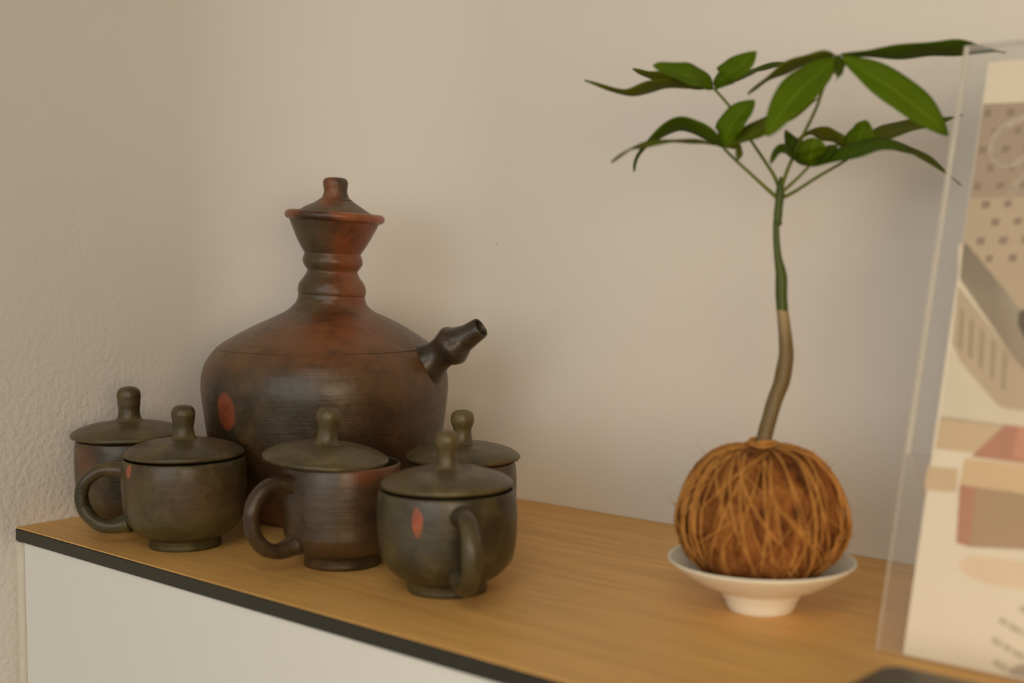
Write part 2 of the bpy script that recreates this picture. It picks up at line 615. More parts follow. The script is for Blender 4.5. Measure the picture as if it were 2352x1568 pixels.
rr = [(0.0, rr[0][1] + 0.001, 0, 0), (rr[0][0] * 0.9, rr[0][1] + 0.001, 0, 0)] + rr
rr = [(r, z - rings[0][1], dx, tl) for r, z, dx, tl in rr]
ZB = rings[0][1]
bm = lathe(rr, 128, 0.006, 2.0)
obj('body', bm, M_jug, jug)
# scored groove ring around the shoulder
bm = bmesh.new()
gz = zrow(797, MP) - ZB
rg = 244 * MP
pts = [(math.cos(2 * math.pi * k / 96) * rg + 7.7 * MP, math.sin(2 * math.pi * k / 96) * rg, gz) for k in range(97)]
tube(bm, pts, 0.00034, 6, caps=False)
obj('shoulder_line', bm, clay_mat('line_clay', (0.045, 0.026, 0.011), (0.09, 0.048, 0.02), BROWN, 0.6, 2.2), jug)
# rolled rim
bm = bmesh.new()
rz = zrow(503, MP) - ZB
R0, rt = 102 * MP, 0.0040
pts = []
NS, NT_ = 96, 16
grid = []
for k in range(NS):
    a = 2 * math.pi * k / NS
    row = []
    for q in range(NT_):
        b = 2 * math.pi * q / NT_
        x = (R0 + rt * math.cos(b) * 1.05) * math.cos(a)
        y = (R0 + rt * math.cos(b) * 1.05) * math.sin(a)
        z = rt * math.sin(b) * 1.0 + 0.0005 * mnoise.noise(Vector((x * 40, y * 40, 1)))
        row.append(bm.verts.new((dxr + x * math.cos(.066) + z * math.sin(.066), y, rz + z * math.cos(.066) - x * math.sin(.066))))
    grid.append(row)
for k in range(NS):
    for q in range(NT_):
        bm.faces.new((grid[k][q], grid[(k + 1) % NS][q], grid[(k + 1) % NS][(q + 1) % NT_], grid[k][(q + 1) % NT_]))
obj('rim', bm, M_rim, jug)
# lid of the jug
M_juglid = clay_mat('jug_lid_clay', (0.075, 0.05, 0.024), (0.125, 0.075, 0.034), RED, 0.8, 7.7, rough=0.5,
                    stains_shading=[((-0.004 + dxr, -0.01, 0.276), (0.008, 0.02, 0.02), RED, 0.8, 0.5), ((0.0075 + dxr, -0.008, 0.287), (0.0085, 0.02, 0.016), DARK, 0.85, 0.4)])
dxl = (778 - 744) * MP
lid = lathe([(0, zrow(506, MP) - ZB, dxr, .06), (84 * MP, zrow(506, MP) - ZB, dxr, .06), (86 * MP, zrow(498, MP) - ZB, dxr, .06)] +
            [(a, b, c, .055) for a, b, c in catmull([(84 * MP, zrow(493, MP) - ZB, dxr), (66 * MP, zrow(482, MP) - ZB, dxr), (46 * MP, zrow(471, MP) - ZB, dxl),
                                                     (31 * MP, zrow(461, MP) - ZB, dxl), (24 * MP, zrow(456, MP) - ZB, dxl)], 5)] + [(0, zrow(456, MP) - ZB, dxl, .05)], 72, 0.01)
lo_ = obj('lid', lid, M_juglid, jug)
kb = lathe([(0, zrow(460, MP) - ZB, dxl, .04)] + [(a, b, c, .04) for a, b, c in catmull(
    [(38 * MP, zrow(465, MP) - ZB, dxl), (31.5 * MP, zrow(460.5, MP) - ZB, dxl), (28 * MP, zrow(453, MP) - ZB, dxl), (26.5 * MP, zrow(444, MP) - ZB, dxl), (28 * MP, zrow(431, MP) - ZB, dxl),
     (28 * MP, zrow(424, MP) - ZB, dxl), (24 * MP, zrow(417.5, MP) - ZB, dxl), (14 * MP, zrow(414.5, MP) - ZB, dxl), (0.00001, zrow(414, MP) - ZB, dxl)], 5)], 48, 0.02, 4)
obj('knob', kb, M_juglid, lo_)
# spout
inv = (Matrix.Translation(pb) @ Matrix.Rotation(YAW, 4, 'Z')).inverted()


def spout_pt(px, py):
    return inv @ P(px, py, PD - (px - 751) * MP * math.tan(math.radians(24)))


sp = [(950, 855, 78), (968, 843, 66), (984, 832, 52), (1003, 818, 39), (1015, 809, 37), (1025, 802, 41), (1035, 796, 46), (1043, 791, 46.5), (1052, 785.5, 40),
      (1062, 779, 33), (1074, 772, 29), (1088, 763, 26.5), (1098, 756.5, 25.5), (1103, 753.5, 24.5)]
cp = catmull([(*spout_pt(x, y), h * MP * 0.95) for x, y, h in sp], 4)
bm = bmesh.new()
tube(bm, [c[:3] for c in cp], [c[3] for c in cp], 40, caps=False, wob=0.03)
so = obj('spout', bm, M_spout, jug)
bm = bmesh.new()
tip = Vector(cp[-1][:3]); back = Vector(cp[-12][:3])
ax = (tip - back).normalized()
rad = cp[-1][3]
ring_pts = [(-0.0004, 1.0), (0.0007, 0.96), (0.0010, 0.90), (0.0006, 0.84), (-0.001, 0.79), (-0.006, 0.72), (-0.018, 0.60)]
ea = ax.orthogonal().normalized(); eb = ax.cross(ea)
prev = None
for off, k in ring_pts:
    cur = [bm.verts.new(tip + ax * off + (ea * math.cos(g) + eb * math.sin(g)) * (rad * k * (1 + 0.03 * math.sin(3 * g))))
           for g in (2 * math.pi * q / 40 for q in range(40))]
    if prev:
        for q in range(40):
            bm.faces.new((prev[q], prev[(q + 1) % 40], cur[(q + 1) % 40], cur[q]))
    prev = cur
obj('mouth', bm, [M_spout], so)
bm = bmesh.new()
tube(bm, [tip - ax * 0.014, tip - ax * 0.0135], [rad * 0.66, rad * 0.66], 24)
obj('inside', bm, M_hole, so)


# ------------------------------------------------------------------ lidded cups
def cup(base_px, label, R, rb, zr, lid_r, knob, handle_deg, mats, lid_shift=(0, 0), lid_tilt=(0, 0), belly=1.0, seed=0.0, depth_px=None, hr=1.0):
    """R body radius, rb foot radius, zr rim height; knob = (radius, neck radius, height above the lid edge); handle_deg measured from image right towards the camera"""
    base = ON(*base_px)
    t = empty('lidded_cup', base, YAW)
    tag(t, label, 'cup', 'lidded clay cups around the jug')
    m_body, m_lid = mats
    s = zr / 0.068
    pr = [(rb * 0.99, 0.0), (rb * 1.0, 0.0025 * s), (rb * 0.975, 0.0062 * s), (rb * 1.02, 0.0078 * s)]
    pr2 = [(rb * 1.02, 0.0078 * s), (rb + (R - rb) * 0.42 * belly, 0.0118 * s), (rb + (R - rb) * min(0.80 * belly, 0.93), 0.0200 * s), (rb + (R - rb) * 0.94, 0.030 * s),
           (R, 0.043 * s), (R * 1.003, 0.054 * s), (R * 0.99, 0.063 * s), (R * 0.972, 0.0672 * s)]
    rings_ = [(0, 0.0012), (rb * 0.8, 0.0012), (rb * 0.93, 0.0)] + pr + catmull(pr2, 6)[1:]
    rings_ += [(R * 0.955, 0.0682 * s), (R * 0.93, 0.067 * s), (R * 0.90, 0.055 * s), (R * 0.85, 0.03 * s), (R * 0.5, 0.014 * s), (0, 0.013 * s)]
    obj('body', lathe(rings_, 96, 0.010, seed), m_body, t)
    # handle: a loop from high on the wall to low on the wall
    a = math.radians(handle_deg)
    d = Vector((math.cos(a), -math.sin(a), 0))
    loop = [(R * 0.93, 0.0575), (R + 0.010, 0.0590), (R + 0.020, 0.0565), (R + 0.0285, 0.0485), (R + 0.0310, 0.0385), (R + 0.0285, 0.0275),
            (R + 0.0205, 0.0185), (R + 0.010, 0.0150), (R * 0.90, 0.0175)]
    loop = [(R * 0.9 + (r - R * 0.9) * hr, z * s) for r, z in loop]
    cl = catmull(loop, 5)
    pts = [d * r + Vector((0, 0, z)) for r, z in cl]
    n = len(pts)
    rad_ = [0.0054 + 0.0026 * (max(0, 1 - min(i, n - 1 - i) / 7.0)) ** 2 for i in range(n)]
    bm = bmesh.new()
    side = Vector((d.y, -d.x, 0))
    tube(bm, pts, rad_, 20, flat=1.12, ref=side, wob=0.10)
    obj('handle', bm, m_body, t)
    # lid
    le = 0.0690 * s
    kr, kn, kh = knob
    hd = 0.0125 * lid_r / 0.0445
    dome = [(lid_r * 0.985, 0.0008), (lid_r, 0.0022), (lid_r * 0.975, 0.0044), (lid_r * 0.85, 0.0076), (lid_r * 0.65, 0.0105), (lid_r * 0.45, 0.0122), (kn * 1.7, hd), (kn * 1.35, hd + 0.0003)]
    bm = lathe([(0, 0.0), (lid_r * 0.86, -0.001), (lid_r * 0.92, 0.0)] + catmull(dome, 5) + [(0, hd + 0.0006)], 96, 0.012, seed + 3)
    l = obj('lid', bm, m_lid, t)
    l.location = (lid_shift[0], lid_shift[1], le)
    l.rotation_euler = (lid_tilt[0], lid_tilt[1], 0)
    kp = [(kn * 1.65, hd - 0.0008), (kn * 1.26, hd + 0.0012), (kn * 1.06, hd + 0.0042), (kn, hd + (kh - hd) * 0.34), (kn * 1.06, hd + (kh - hd) * 0.46), (kr * 0.97, hd + (kh - hd) * 0.62),
          (kr, hd + (kh - hd) * 0.74), (kr * 0.90, hd + (kh - hd) * 0.88), (kr * 0.58, hd + (kh - hd) * 0.97), (0.00001, kh)]
    obj('knob', lathe([(0, hd - 0.001)] + catmull(kp, 5), 48, 0.03, seed + 6), m_lid, l)
    return t


lidm = lambda n, sd, st=(): clay_mat(n, (0.050, 0.035, 0.011), (0.100, 0.072, 0.025), BROWN, 0.25, sd, stains_shading=st, rough=0.46)
HOT = (0.36, 0.085, 0.036)
SPOT_D = ((-0.0172, -0.0440, 0.0545), (0.0034, 0.006, 0.0092), HOT)
SPOT_B = ((-0.0335, -0.0338, 0.0635), (0.0035, 0.0035, 0.0052), HOT)
cup((1028, 1352), 'nearest lidded clay cup, small red mark beside its handle', 0.0472, 0.0272, 0.0690, 0.0446, (0.0081, 0.0062, 0.0385), 76,
    (clay_mat('cup_clay_olive', (0.029, 0.022, 0.008), (0.072, 0.054, 0.020), BROWN, 0.35, 11.0, spots=[SPOT_D],
              stains_shading=[((-0.016, -0.045, 0.05), (0.016, 0.03, 0.022), (0.075, 0.070, 0.052), 0.7, 0.6)], rough=0.40), lidm('cup_lid_clay_a', 12.0)), seed=1.0)  # grey patch paints a soft highlight on the cup's front
cup((787, 1292), 'lidded clay cup with crooked lid and reddish brown body', 0.0438, 0.0281, 0.0745, 0.0458, (0.0090, 0.0070, 0.0400), 140,
    (clay_mat('cup_clay_red', (0.022, 0.014, 0.006), (0.054, 0.036, 0.015), RED, 0.12, 14.0,
              stains_shading=[((0.030, -0.034, 0.070), (0.020, 0.03, 0.009), RED, 0.8, 0.6), ((0.030, -0.04, 0.045), (0.02, 0.03, 0.03), (0.075, 0.034, 0.014), 0.7, 0.6),
                      ((-0.012, -0.045, 0.05), (0.014, 0.03, 0.024), (0.085, 0.070, 0.050), 0.7, 0.6)], rough=0.36), lidm('cup_lid_clay_b', 17.0)),  # grey patch here is a highlight coloured into the body
    lid_shift=(-0.0115, -0.001), lid_tilt=(0.02, 0.075), belly=1.12, seed=2.0)
cup((426, 1250), 'lidded clay cup with ring handle pointing left, before the smallest corner cup', 0.0476, 0.0279, 0.0690, 0.0462, (0.0092, 0.0078, 0.0395), 176,
    (clay_mat('cup_clay_green', (0.032, 0.025, 0.008), (0.076, 0.060, 0.020), BROWN, 0.30, 21.0, spots=[SPOT_B],
              stains_shading=[((0.02, -0.045, 0.045), (0.025, 0.03, 0.02), (0.085, 0.040, 0.02), 0.6, 0.7)], rough=0.42), lidm('cup_lid_clay_c', 23.0)), seed=3.0)
cup((302, 1207), 'lidded clay cup at the left end nearest the wall corner', 0.0442, 0.0257, 0.0735, 0.0476, (0.0096, 0.0085, 0.0420), -50,
    (clay_mat('cup_clay_brown', (0.040, 0.028, 0.011), (0.080, 0.055, 0.021), RED, 0.55, 27.0,
              stains_shading=[((-0.028, -0.035, 0.058), (0.014, 0.03, 0.012), (0.16, 0.055, 0.03), 0.7, 0.7)], rough=0.44), lidm('cup_lid_clay_d', 29.0)), seed=4.0)
cup((1063, 1255), 'lidded clay cup half hidden behind the nearest cup, right of the jug', 0.0416, 0.0265, 0.0672, 0.0444, (0.0090, 0.0068, 0.0385), -90,
    (clay_mat('cup_clay_tan', (0.046, 0.033, 0.014), (0.090, 0.064, 0.028), BROWN, 0.35, 33.0, rough=0.42), lidm('cup_lid_clay_e', 36.0)), seed=5.0)

# ------------------------------------------------------------------ white footed saucer
SD = 0.848
MS = SD / FPX
sb = ON(1747, 1396)
sau = empty('saucer', sb, YAW)
tag(sau, 'white porcelain footed saucer under the coir ball plant', 'saucer')
foot = catmull([(74 * MS, 0.0), (78 * MS, 0.002), (84 * MS, 0.0065), (94 * MS, 0.0112), (100 * MS, 0.0132)], 5)
bowl = catmull([(100 * MS, 0.0132), (135 * MS, 0.0168), (170 * MS, 0.0225), (200 * MS, 0.0285), (210 * MS, 0.0312)], 6)
rim = [(213 * MS, 0.0318), (212 * MS, 0.0330), (207 * MS, 0.0326)]
inn = catmull([(204 * MS, 0.0312), (180 * MS, 0.0262), (140 * MS, 0.0200), (90 * MS, 0.0170), (0.00001, 0.0162)], 6)
fo = lathe([(0, 0.004), (60 * MS, 0.004), (66 * MS, 0.0)] + foot + [(90 * MS, 0.0142), (0, 0.0142)], 96)
obj('foot', fo, M_saucer, sau)
obj('dish', lathe([(0, 0.0128), (99 * MS, 0.0130)] + bowl[1:] + rim + inn[1:], 128), M_saucer, sau)

# ------------------------------------------------------------------ plant in a coir ball
plant = empty('potted_plant', sb + Vector((0, 0, 0.0165)), YAW)
tag(plant, 'young money tree growing from a coconut fibre ball', 'plant')
pinv = (Matrix.Translation(plant.location) @ Matrix.Rotation(YAW, 4, 'Z')).inverted()
BZ0 = 0.0185                                              # bottom of the ball above the worktop


def zs(y):
    return zrow(y, MS) - 0.0165


ball_prof = [(0.00001, 0.0012), (0.022, 0.0020), (0.036, 0.0075), (0.0475, 0.018), (0.0530, 0.031), (0.0540, 0.041), (0.0520, 0.053), (0.0465, 0.066),
             (0.0385, 0.0775), (0.0300, 0.0845), (0.020, 0.0875), (0.010, 0.088), (0.00001, 0.088)]
bp = catmull(ball_prof, 6)


def ball_at(u):
    """u 0..1 from bottom to top: radius, z"""
    f = u * (len(bp) - 1)
    i = min(int(f), len(bp) - 2)
    k = f - i
    return bp[i][0] + (bp[i + 1][0] - bp[i][0]) * k, bp[i][1] + (bp[i + 1][1] - bp[i][1]) * k


M_coir = coir_mat('coir_base', (0.018, 0.005, 0.002), (0.21, 0.072, 0.017), (0.38, 0.160, 0.040))
M_fibre = coir_mat('coir_fibre', (0.34, 0.145, 0.036), (0.47, 0.215, 0.055), (0.60, 0.30, 0.085))
bm = lathe([(r, z) for r, z in bp], 96)
for v in bm.verts:
    rad_ = Vector((v.co.x, v.co.y, 0))
    n1 = mnoise.noise(Vector((v.co.x * 90, v.co.y * 90, v.co.z * 38)))
    n2 = mnoise.noise(Vector((v.co.x * 30, v.co.y * 30, v.co.z * 30 + 5)))
    k = -0.0008 + 0.0026 * n1 + 0.0022 * n2
    dirn = Vector((v.co.x, v.co.y, (v.co.z - 0.042) * 0.8))
    if dirn.length > 1e-6 and v.co.z > 0.008:
        v.co += dirn.normalized() * k
ballo = obj('root_ball', bm, M_coir, plant)
bm = bmesh.new()
rnd = random.Random(42)
for k in range(125):
    a0 = rnd.uniform(0, 2 * math.pi)
    wide = rnd.random() < 0.5
    u0 = rnd.uniform(0.12, 0.55) if not wide else rnd.uniform(0.14, 0.25)
    u1 = min(0.94, u0 + (rnd.uniform(0.12, 0.45) if not wide else rnd.uniform(0.5, 0.75)))
    drift = rnd.gauss(0, 0.5)
    curl = rnd.uniform(-0.25, 0.25)
    ph = rnd.uniform(0, 6)
    pts, rads = [], []
    NPT = 13
    wd = rnd.uniform(0.0006, 0.0012) if wide else rnd.uniform(0.00035, 0.0009)
    lift = rnd.uniform(0.0000, 0.0011)
    for i in range(NPT):
        f = i / (NPT - 1)
        r, z = ball_at(u0 + (u1 - u0) * f)
        a = a0 + drift * f + curl * math.sin(f * 3.1 + ph) * 0.4
        rr_ = r + lift + 0.0005 * math.sin(f * 9 + ph)
        pts.append((math.cos(a) * rr_, math.sin(a) * rr_, max(z, 0.0035) + lift * 0.3))
        rads.append(wd * (0.35 + 0.65 * math.sin(math.pi * min(1, max(0, f * 0.94 + 0.03)))))
    tube(bm, pts, rads, 5, flat=1.0)
# short loose hairs that break the outline
for k in range(46):
    a = rnd.uniform(0, 2 * math.pi)
    r, z = ball_at(rnd.uniform(0.35, 0.72))
    n = Vector((math.cos(a) * r, math.sin(a) * r, (z - 0.042) * 0.9)).normalized()
    p0 = Vector((math.cos(a) * r, math.sin(a) * r, z))
    tdir = (n * rnd.uniform(0.25, 1.0) + Vector((-math.sin(a), math.cos(a), 0)) * rnd.uniform(-1, 1) + Vector((0, 0, rnd.uniform(-0.8, 0.9)))).normalized()
    L = rnd.uniform(0.004, 0.011)
    pts = [p0 - n * 0.001, p0 + tdir * L * 0.4 + n * 0.0008, p0 + tdir * L * 0.75 + n * 0.0016, p0 + tdir * L + n * 0.0018 + Vector((0, 0, -0.001))]
    tube(bm, pts, [0.00024, 0.0002, 0.00015, 0.00008], 4)
tag(obj('coir_fibre', bm, M_fibre, ballo), kind='stuff')
# collar of fibre at the foot of the trunk
bm = bmesh.new()
foot_c = pinv @ P(1751, 1012, SD)
for k in range(5):
    rad_ = 0.0068 + 0.0011 * (k % 3)
    pts = []
    for i in range(25):
        a = 2 * math.pi * i / 24 + k
        pts.append((foot_c.x + math.cos(a) * rad_ + 0.0006 * math.sin(3 * a + k), foot_c.y + math.sin(a) * rad_, 0.0866 + 0.0009 * k + 0.0008 * math.sin(2 * a + k)))
    tube(bm, pts, 0.0012, 6)
obj('fibre_collar', bm, M_fibre, ballo)

tr = [(1752, 1024, 17.5), (1757, 1000, 17.5), (1769, 955, 17.5), (1781, 914, 18), (1794, 880, 18.5), (1801, 850, 18.8), (1806, 815, 17), (1804, 775, 15.5), (1800, 736, 14), (1797, 712, 13),
      (1795, 680, 13.5), (1795, 650, 13.8), (1794, 630, 13), (1791, 612, 11), (1787, 590, 8.8), (1784, 560, 8), (1783, 535, 7.6), (1783, 519, 7.6), (1785.5, 512, 11), (1786, 505, 9.5),
      (1787, 491, 10), (1789, 470, 9.5), (1791, 450, 10.5), (1792, 432, 9), (1793, 416, 5.5), (1794, 406, 3)]
tp = catmull([(*(pinv @ P(x, y, SD)), h * MS) for x, y, h in tr], 4)
bm = bmesh.new()
tube(bm, [c[:3] for c in tp], [c[3] for c in tp], 18, wob=0.06)
obj('trunk', bm, trunk_mat(zs(712)), plant)

M_pet = leaf_mat('petiole_green', (0.16, 0.20, 0.025), (0.22, 0.26, 0.04))
M_leaf = [leaf_mat('leaf_green', (0.095, 0.170, 0.002), (0.140, 0.225, 0.004)),
          leaf_mat('leaf_deep_green', (0.062, 0.115, 0.003), (0.095, 0.155, 0.005)),
          leaf_mat('leaf_olive_green', (0.120, 0.150, 0.006), (0.165, 0.195, 0.012))]
DT, DL2, DL1, DM, DR = 0.822, 0.872, 0.850, 0.845, 0.858
pets = [
    ([(1783, 452, .848), (1760, 432, .848), (1722, 397, .848), (1690, 368, .849), (1662, 340, DL1)], 4.0, 2.8),
    ([(1787, 425, .850), (1776, 400, .852), (1748, 357, .858), (1722, 318, .863), (1680, 250, .868), (1641, 204, DL2)], 4.0, 2.8),
    ([(1797, 425, .847), (1806, 398, .845), (1818, 368, .842), (1845, 310, .836), (1874, 250, .830), (1893, 195, .825), (1915, 140, DT), (1922, 128, DT)], 3.8, 3.0),
    ([(1798, 440, .846), (1820, 420, .845), (1841, 400, .845), (1858, 382, DM)], 3.8, 2.8),
    ([(1802, 452, .848), (1830, 437, .850), (1880, 405, .854), (1940, 370, .857), (1960, 352, DR)], 3.8, 2.8)]
for pp, r0, r1 in pets:
    cpt = catmull([tuple(pinv @ P(*q)) for q in pp], 5)
    bm = bmesh.new()
    n = len(cpt)
    tube(bm, cpt, [1.2 * (r0 + (r1 - r0) * min(1, i / n * 1.6)) * MS for i in range(n)], 8)
    obj('petiole', bm, M_pet, plant)

right_l = pinv.to_3x3() @ RT
up_l = pinv.to_3x3() @ UP
fw_l = pinv.to_3x3() @ FW


def leaf(mid, app, W, mat=0, sgn=1, peak=0.55, fold=0.22, base_w=0.10, tip_pow=1.3, one=0.0):
    """mid: midrib rows (px, py, depth); app: apparent half width in px; W: true half width in metres"""
    pts = [pinv @ P(*q) for q in mid]
    c = [Vector(q) for q in catmull([tuple(p) for p in pts], 6)]
    n = len(c)
    m = mid[len(mid) // 2][2] / FPX
    wi = app * m
    wd = math.sqrt(max(W * W - wi * wi, 0.0))
    bm = bmesh.new()
    uvl = bm.loops.layers.uv.new('UVMap')
    rows_ = []
    NX = 6
    for i in range(n):
        t = i / (n - 1)
        if t < peak:
            s = math.sin(math.pi / 2 * (t / peak)) ** 0.85
        else:
            s = math.cos(math.pi / 2 * ((t - peak) / (1 - peak))) ** tip_pow
        s = max(s, 0.03)
        tg = c[min(i + 1, n - 1)] - c[max(i - 1, 0)]
        tx, ty = tg.dot(right_l), tg.dot(up_l)
        ln = math.hypot(tx, ty) or 1
        perp = right_l * (-ty / ln) + up_l * (tx / ln)
        wv = perp * wi + fw_l * (wd * sgn)
        nr = wv.cross(tg).normalized()
        if nr.dot(up_l) < 0:
            nr = -nr
        row = []
        for k in range(NX + 1):
            f = k / NX * 2 - 1
            off = wv * (f * s + one * s) + nr * (abs(f) * fold * s * W * 0.8)
            off += nr * (0.0006 * math.sin(t * 17 + f * 2))
            row.append((bm.verts.new(c[i] + off), (k / NX, t)))
        rows_.append(row)
    for i in range(n - 1):
        for k in range(NX):
            q = (rows_[i][k], rows_[i][k + 1], rows_[i + 1][k + 1], rows_[i + 1][k])
            f = bm.faces.new([z[0] for z in q])
            for lp, z in zip(f.loops, q):
                lp[uvl].uv = z[1]
    o = obj('leaf', bm, M_leaf[mat], plant)
    md = o.modifiers.new('thickness', 'SOLIDIFY')
    md.thickness = 0.0004
    md.offset = 0
    return o


# upper left whorl
leaf([(1640, 203, DL2), (1590, 197, .868), (1539, 197, .866), (1496, 204, .866), (1449, 216, .868), (1410, 208, .872), (1343, 184, .880)], 7, 0.0105, 2, 1, 0.45)
leaf([(1640, 204, DL2), (1608, 184, .860), (1560, 168, .852), (1500, 150, .846)], 29, 0.0110, 0, -1, 0.50, tip_pow=0.8)
leaf([(1638, 202, DL2), (1590, 197, .885), (1539, 188, .896), (1490, 174, .905), (1453, 158, .910)], 8, 0.0100, 2, 1, 0.5)
leaf([(1643, 204, DL2), (1664, 178, .862), (1700, 152, .852), (1737, 118, .846)], 28, 0.0110, 0, 1, 0.55, tip_pow=0.8)
leaf([(1643, 204, DL2), (1690, 186, .884), (1731, 168, .893), (1790, 150, .902), (1844, 141, .908)], 10, 0.0100, 1, 1, 0.55)
# top whorl
leaf([(1920, 127, DT), (1880, 135, .826), (1820, 156, .832), (1765, 184, .838), (1717, 216, .842)], 8, 0.0110, 2, 1, 0.5)
leaf([(1917, 130, DT), (1885, 165, .812), (1840, 205, .802), (1796, 256, .795), (1762, 313, .790)], 40, 0.0120, 0, -1, 0.52, tip_pow=0.85)
leaf([(1927, 128, DT), (1928, 150, .818), (1922, 184, .812)], 14, 0.0055, 1, 1, 0.42)
leaf([(1932, 126, DT), (1922, 150, .830), (1917, 170, .834)], 8, 0.0055, 0, 1, 0.42)
leaf([(1935, 132, DT), (1985, 162, .818), (2060, 212, .816), (2125, 262, .816), (2178, 312, .818)], 43, 0.0120, 0, 1, 0.55, tip_pow=0.85)
leaf([(1932, 126, DT), (2000, 126, .828), (2080, 124, .838), (2160, 118, .846), (2230, 117, .852), (2310, 120, .858)], 10, 0.0120, 1, -1, 0.62)
# lower left whorl
leaf([(1660, 338, DL1), (1635, 318, .853), (1594, 297, .858), (1555, 290, .862), (1506, 319, .866), (1466, 358, .868), (1456, 394, .868)], 11, 0.0100, 1, 1, 0.42)
leaf([(1662, 338, DL1), (1610, 329, .838), (1555, 328, .828), (1490, 336, .820), (1445, 347, .818), (1404, 373, .818)], 9, 0.0105, 2, -1, 0.5)
leaf([(1663, 338, DL1), (1674, 300, .845), (1700, 262, .842), (1733, 230, .842)], 28, 0.0105, 0, 1, 0.48, tip_pow=0.75)
leaf([(1662, 338, DL1), (1710, 318, .842), (1760, 292, .840), (1820, 262, .842), (1886, 222, .846)], 21, 0.0105, 2, 1, 0.50)
leaf([(1668, 338, DL1), (1688, 338, .842), (1695, 352, .838), (1693, 374, .836)], 13, 0.0060, 2, 1, 0.45)
# middle whorl
leaf([(1858, 380, DM), (1835, 368, .838), (1808, 348, .832), (1784, 352, .828), (1770, 376, .826)], 15, 0.0085, 1, -1, 0.45)
leaf([(1856, 380, DM), (1836, 355, .846), (1818, 330, .848), (1804, 298, .850)], 19, 0.0080, 1, 1, 0.5)
leaf([(1860, 382, DM), (1862, 362, .838), (1866, 340, .832), (1872, 316, .830)], 33, 0.0095, 0, 1, 0.5, tip_pow=0.55)
leaf([(1862, 380, DM), (1885, 362, .842), (1908, 345, .840), (1928, 328, .840)], 12, 0.0060, 1, 1, 0.5)
leaf([(1862, 381, DM), (1910, 368, .836), (1960, 352, .830), (2015, 338, .826), (2065, 338, .826), (2088, 344, .827)], 20, 0.0110, 1, 1, 0.55)
# right whorl
leaf([(1958, 350, DR), (1930, 325, .862), (1900, 313, .866), (1865, 305, .868), (1834, 319, .868)], 9, 0.0085, 2, 1, 0.5)
leaf([(1960, 350, DR), (1945, 330, .862), (1925, 308, .868)], 12, 0.0065, 2, 1, 0.5)
leaf([(1958, 352, DR), (1966, 330, .852), (1978, 304, .848), (1989, 276, .846)], 28, 0.0095, 0, 1, 0.48, tip_pow=0.7)
leaf([(1962, 350, DR), (2010, 320, .866), (2063, 300, .872), (2141, 283, .878), (2212, 264, .884)], 19, 0.0110, 2, 1, 0.5)
leaf([(1962, 352, DR), (2010, 338, .862), (2060, 341, .866), (2110, 360, .868), (2160, 389, .870), (2208, 426, .872)], 17, 0.0110, 2, 1, 0.52)

# ------------------------------------------------------------------ acrylic sign holder
BL = ON(2010, 1497)
lean = math.radians(16.307)
HH, WW = 0.3683, 0.290
M_acr = acrylic_mat('clear_acrylic', 0.055)
M_acre = acrylic_mat('acrylic_edge', 0.85)
hold = empty('sign_holder', BL)
tag(hold, 'clear acrylic sign holder leaning back at the right edge', 'sign holder')
EV = Vector((0, math.sin(lean), math.cos(lean)))         # up along the leaning sheet
EN = Vector((0, math.cos(lean), -math.sin(lean)))        # away from the camera


def sheet(name, u0, u1, v0, v1, n0, n1, parent, mats):
    bm = bmesh.new()
    fs = box(bm, (u0, v0, n0), (u1, v1, n1))
    for f in fs:
        f.normal_update()
        if abs(f.normal.z) < 0.5:
            f.material_index = 1 if len(mats) > 1 else 0
    for v in bm.verts:
        u, vv, nn = v.co
        v.co = Vector((u, 0, 0)) + EV * vv + EN * nn
    return obj(name, bm, mats, parent, smooth=False)


sheet('front_sheet', 0, WW, 0.0008, HH, 0.0, 0.0030, hold, [M_acr, M_acre])
rear = sheet('back_sheet', 0, WW, 0.1155, HH, 0.0044, 0.0074, hold, [M_acr, M_acre])
sheet('bright_edge_strip', 0, 0.0016, 0.1155, HH, 0.0031, 0.0043, hold, [M_acre])  # strip added to broaden the pale bright line along the edge
sheet('bright_edge_strip', WW - 0.0016, WW, 0.1155, HH, 0.0031, 0.0043, hold, [M_acre])
bm = bmesh.new()                                         # rear prop of the same sheet, down to the worktop
p0 = EV * 0.1155 + EN * 0.0074
q0 = Vector((0, p0.y + 0.075, 0.0004))
dv = (q0 - p0).normalized()
nv = Vector((0, -dv.z, dv.y)) * 0.0022
vs_ = []
for u in (0.0, WW):
    for c_ in (p0, q0, q0 + nv, p0 + nv):
        vs_.append(bm.verts.new(Vector((u, c_.y, max(c_.z, 0.0004)))))
for q in ((0, 1, 2, 3), (7, 6, 5, 4), (0, 4, 5, 1), (1, 5, 6, 2), (2, 6, 7, 3), (3, 7, 4, 0)):
    f = bm.faces.new([vs_[i] for i in q])
    f.material_index = 1 if q in ((0, 1, 2, 3), (7, 6, 5, 4)) else 0
obj('rear_prop', bm, [M_acr, M_acre], hold, smooth=False)

# the printed sheet in the holder
U0 = 0.0150


def paper_uv(px, py):
    d = FW + RT * ((px - 1176) / FPX) - UP * ((py - 784) / FPX)
    o_ = BL + EN * 0.0032
    t = (o_ - CAM).dot(EN) / d.dot(EN)
    q = CAM + d * t - BL
    return q.x, q.dot(EV)


poster = empty('poster', BL + Vector((0.14, 0.0, 0.004)))
tag(poster, 'cream printed poster with a blurred interior picture inside the acrylic holder', 'poster')
poff = Vector(BL) - Vector(poster.location)


def flat(name, polys, mats, n0, parent):
    """polys: (list of (u, v), material index, layer)"""
    bm = bmesh.new()
    for pts, mi, lay in polys:
        vv = [bm.verts.new(poff + Vector((u, 0, 0)) + EV * v + EN * (n0 - lay * 0.00003)) for u, v in pts]
        f = bm.faces.new(vv)
        f.material_index = mi
    return obj(name, bm, mats, parent, smooth=False)


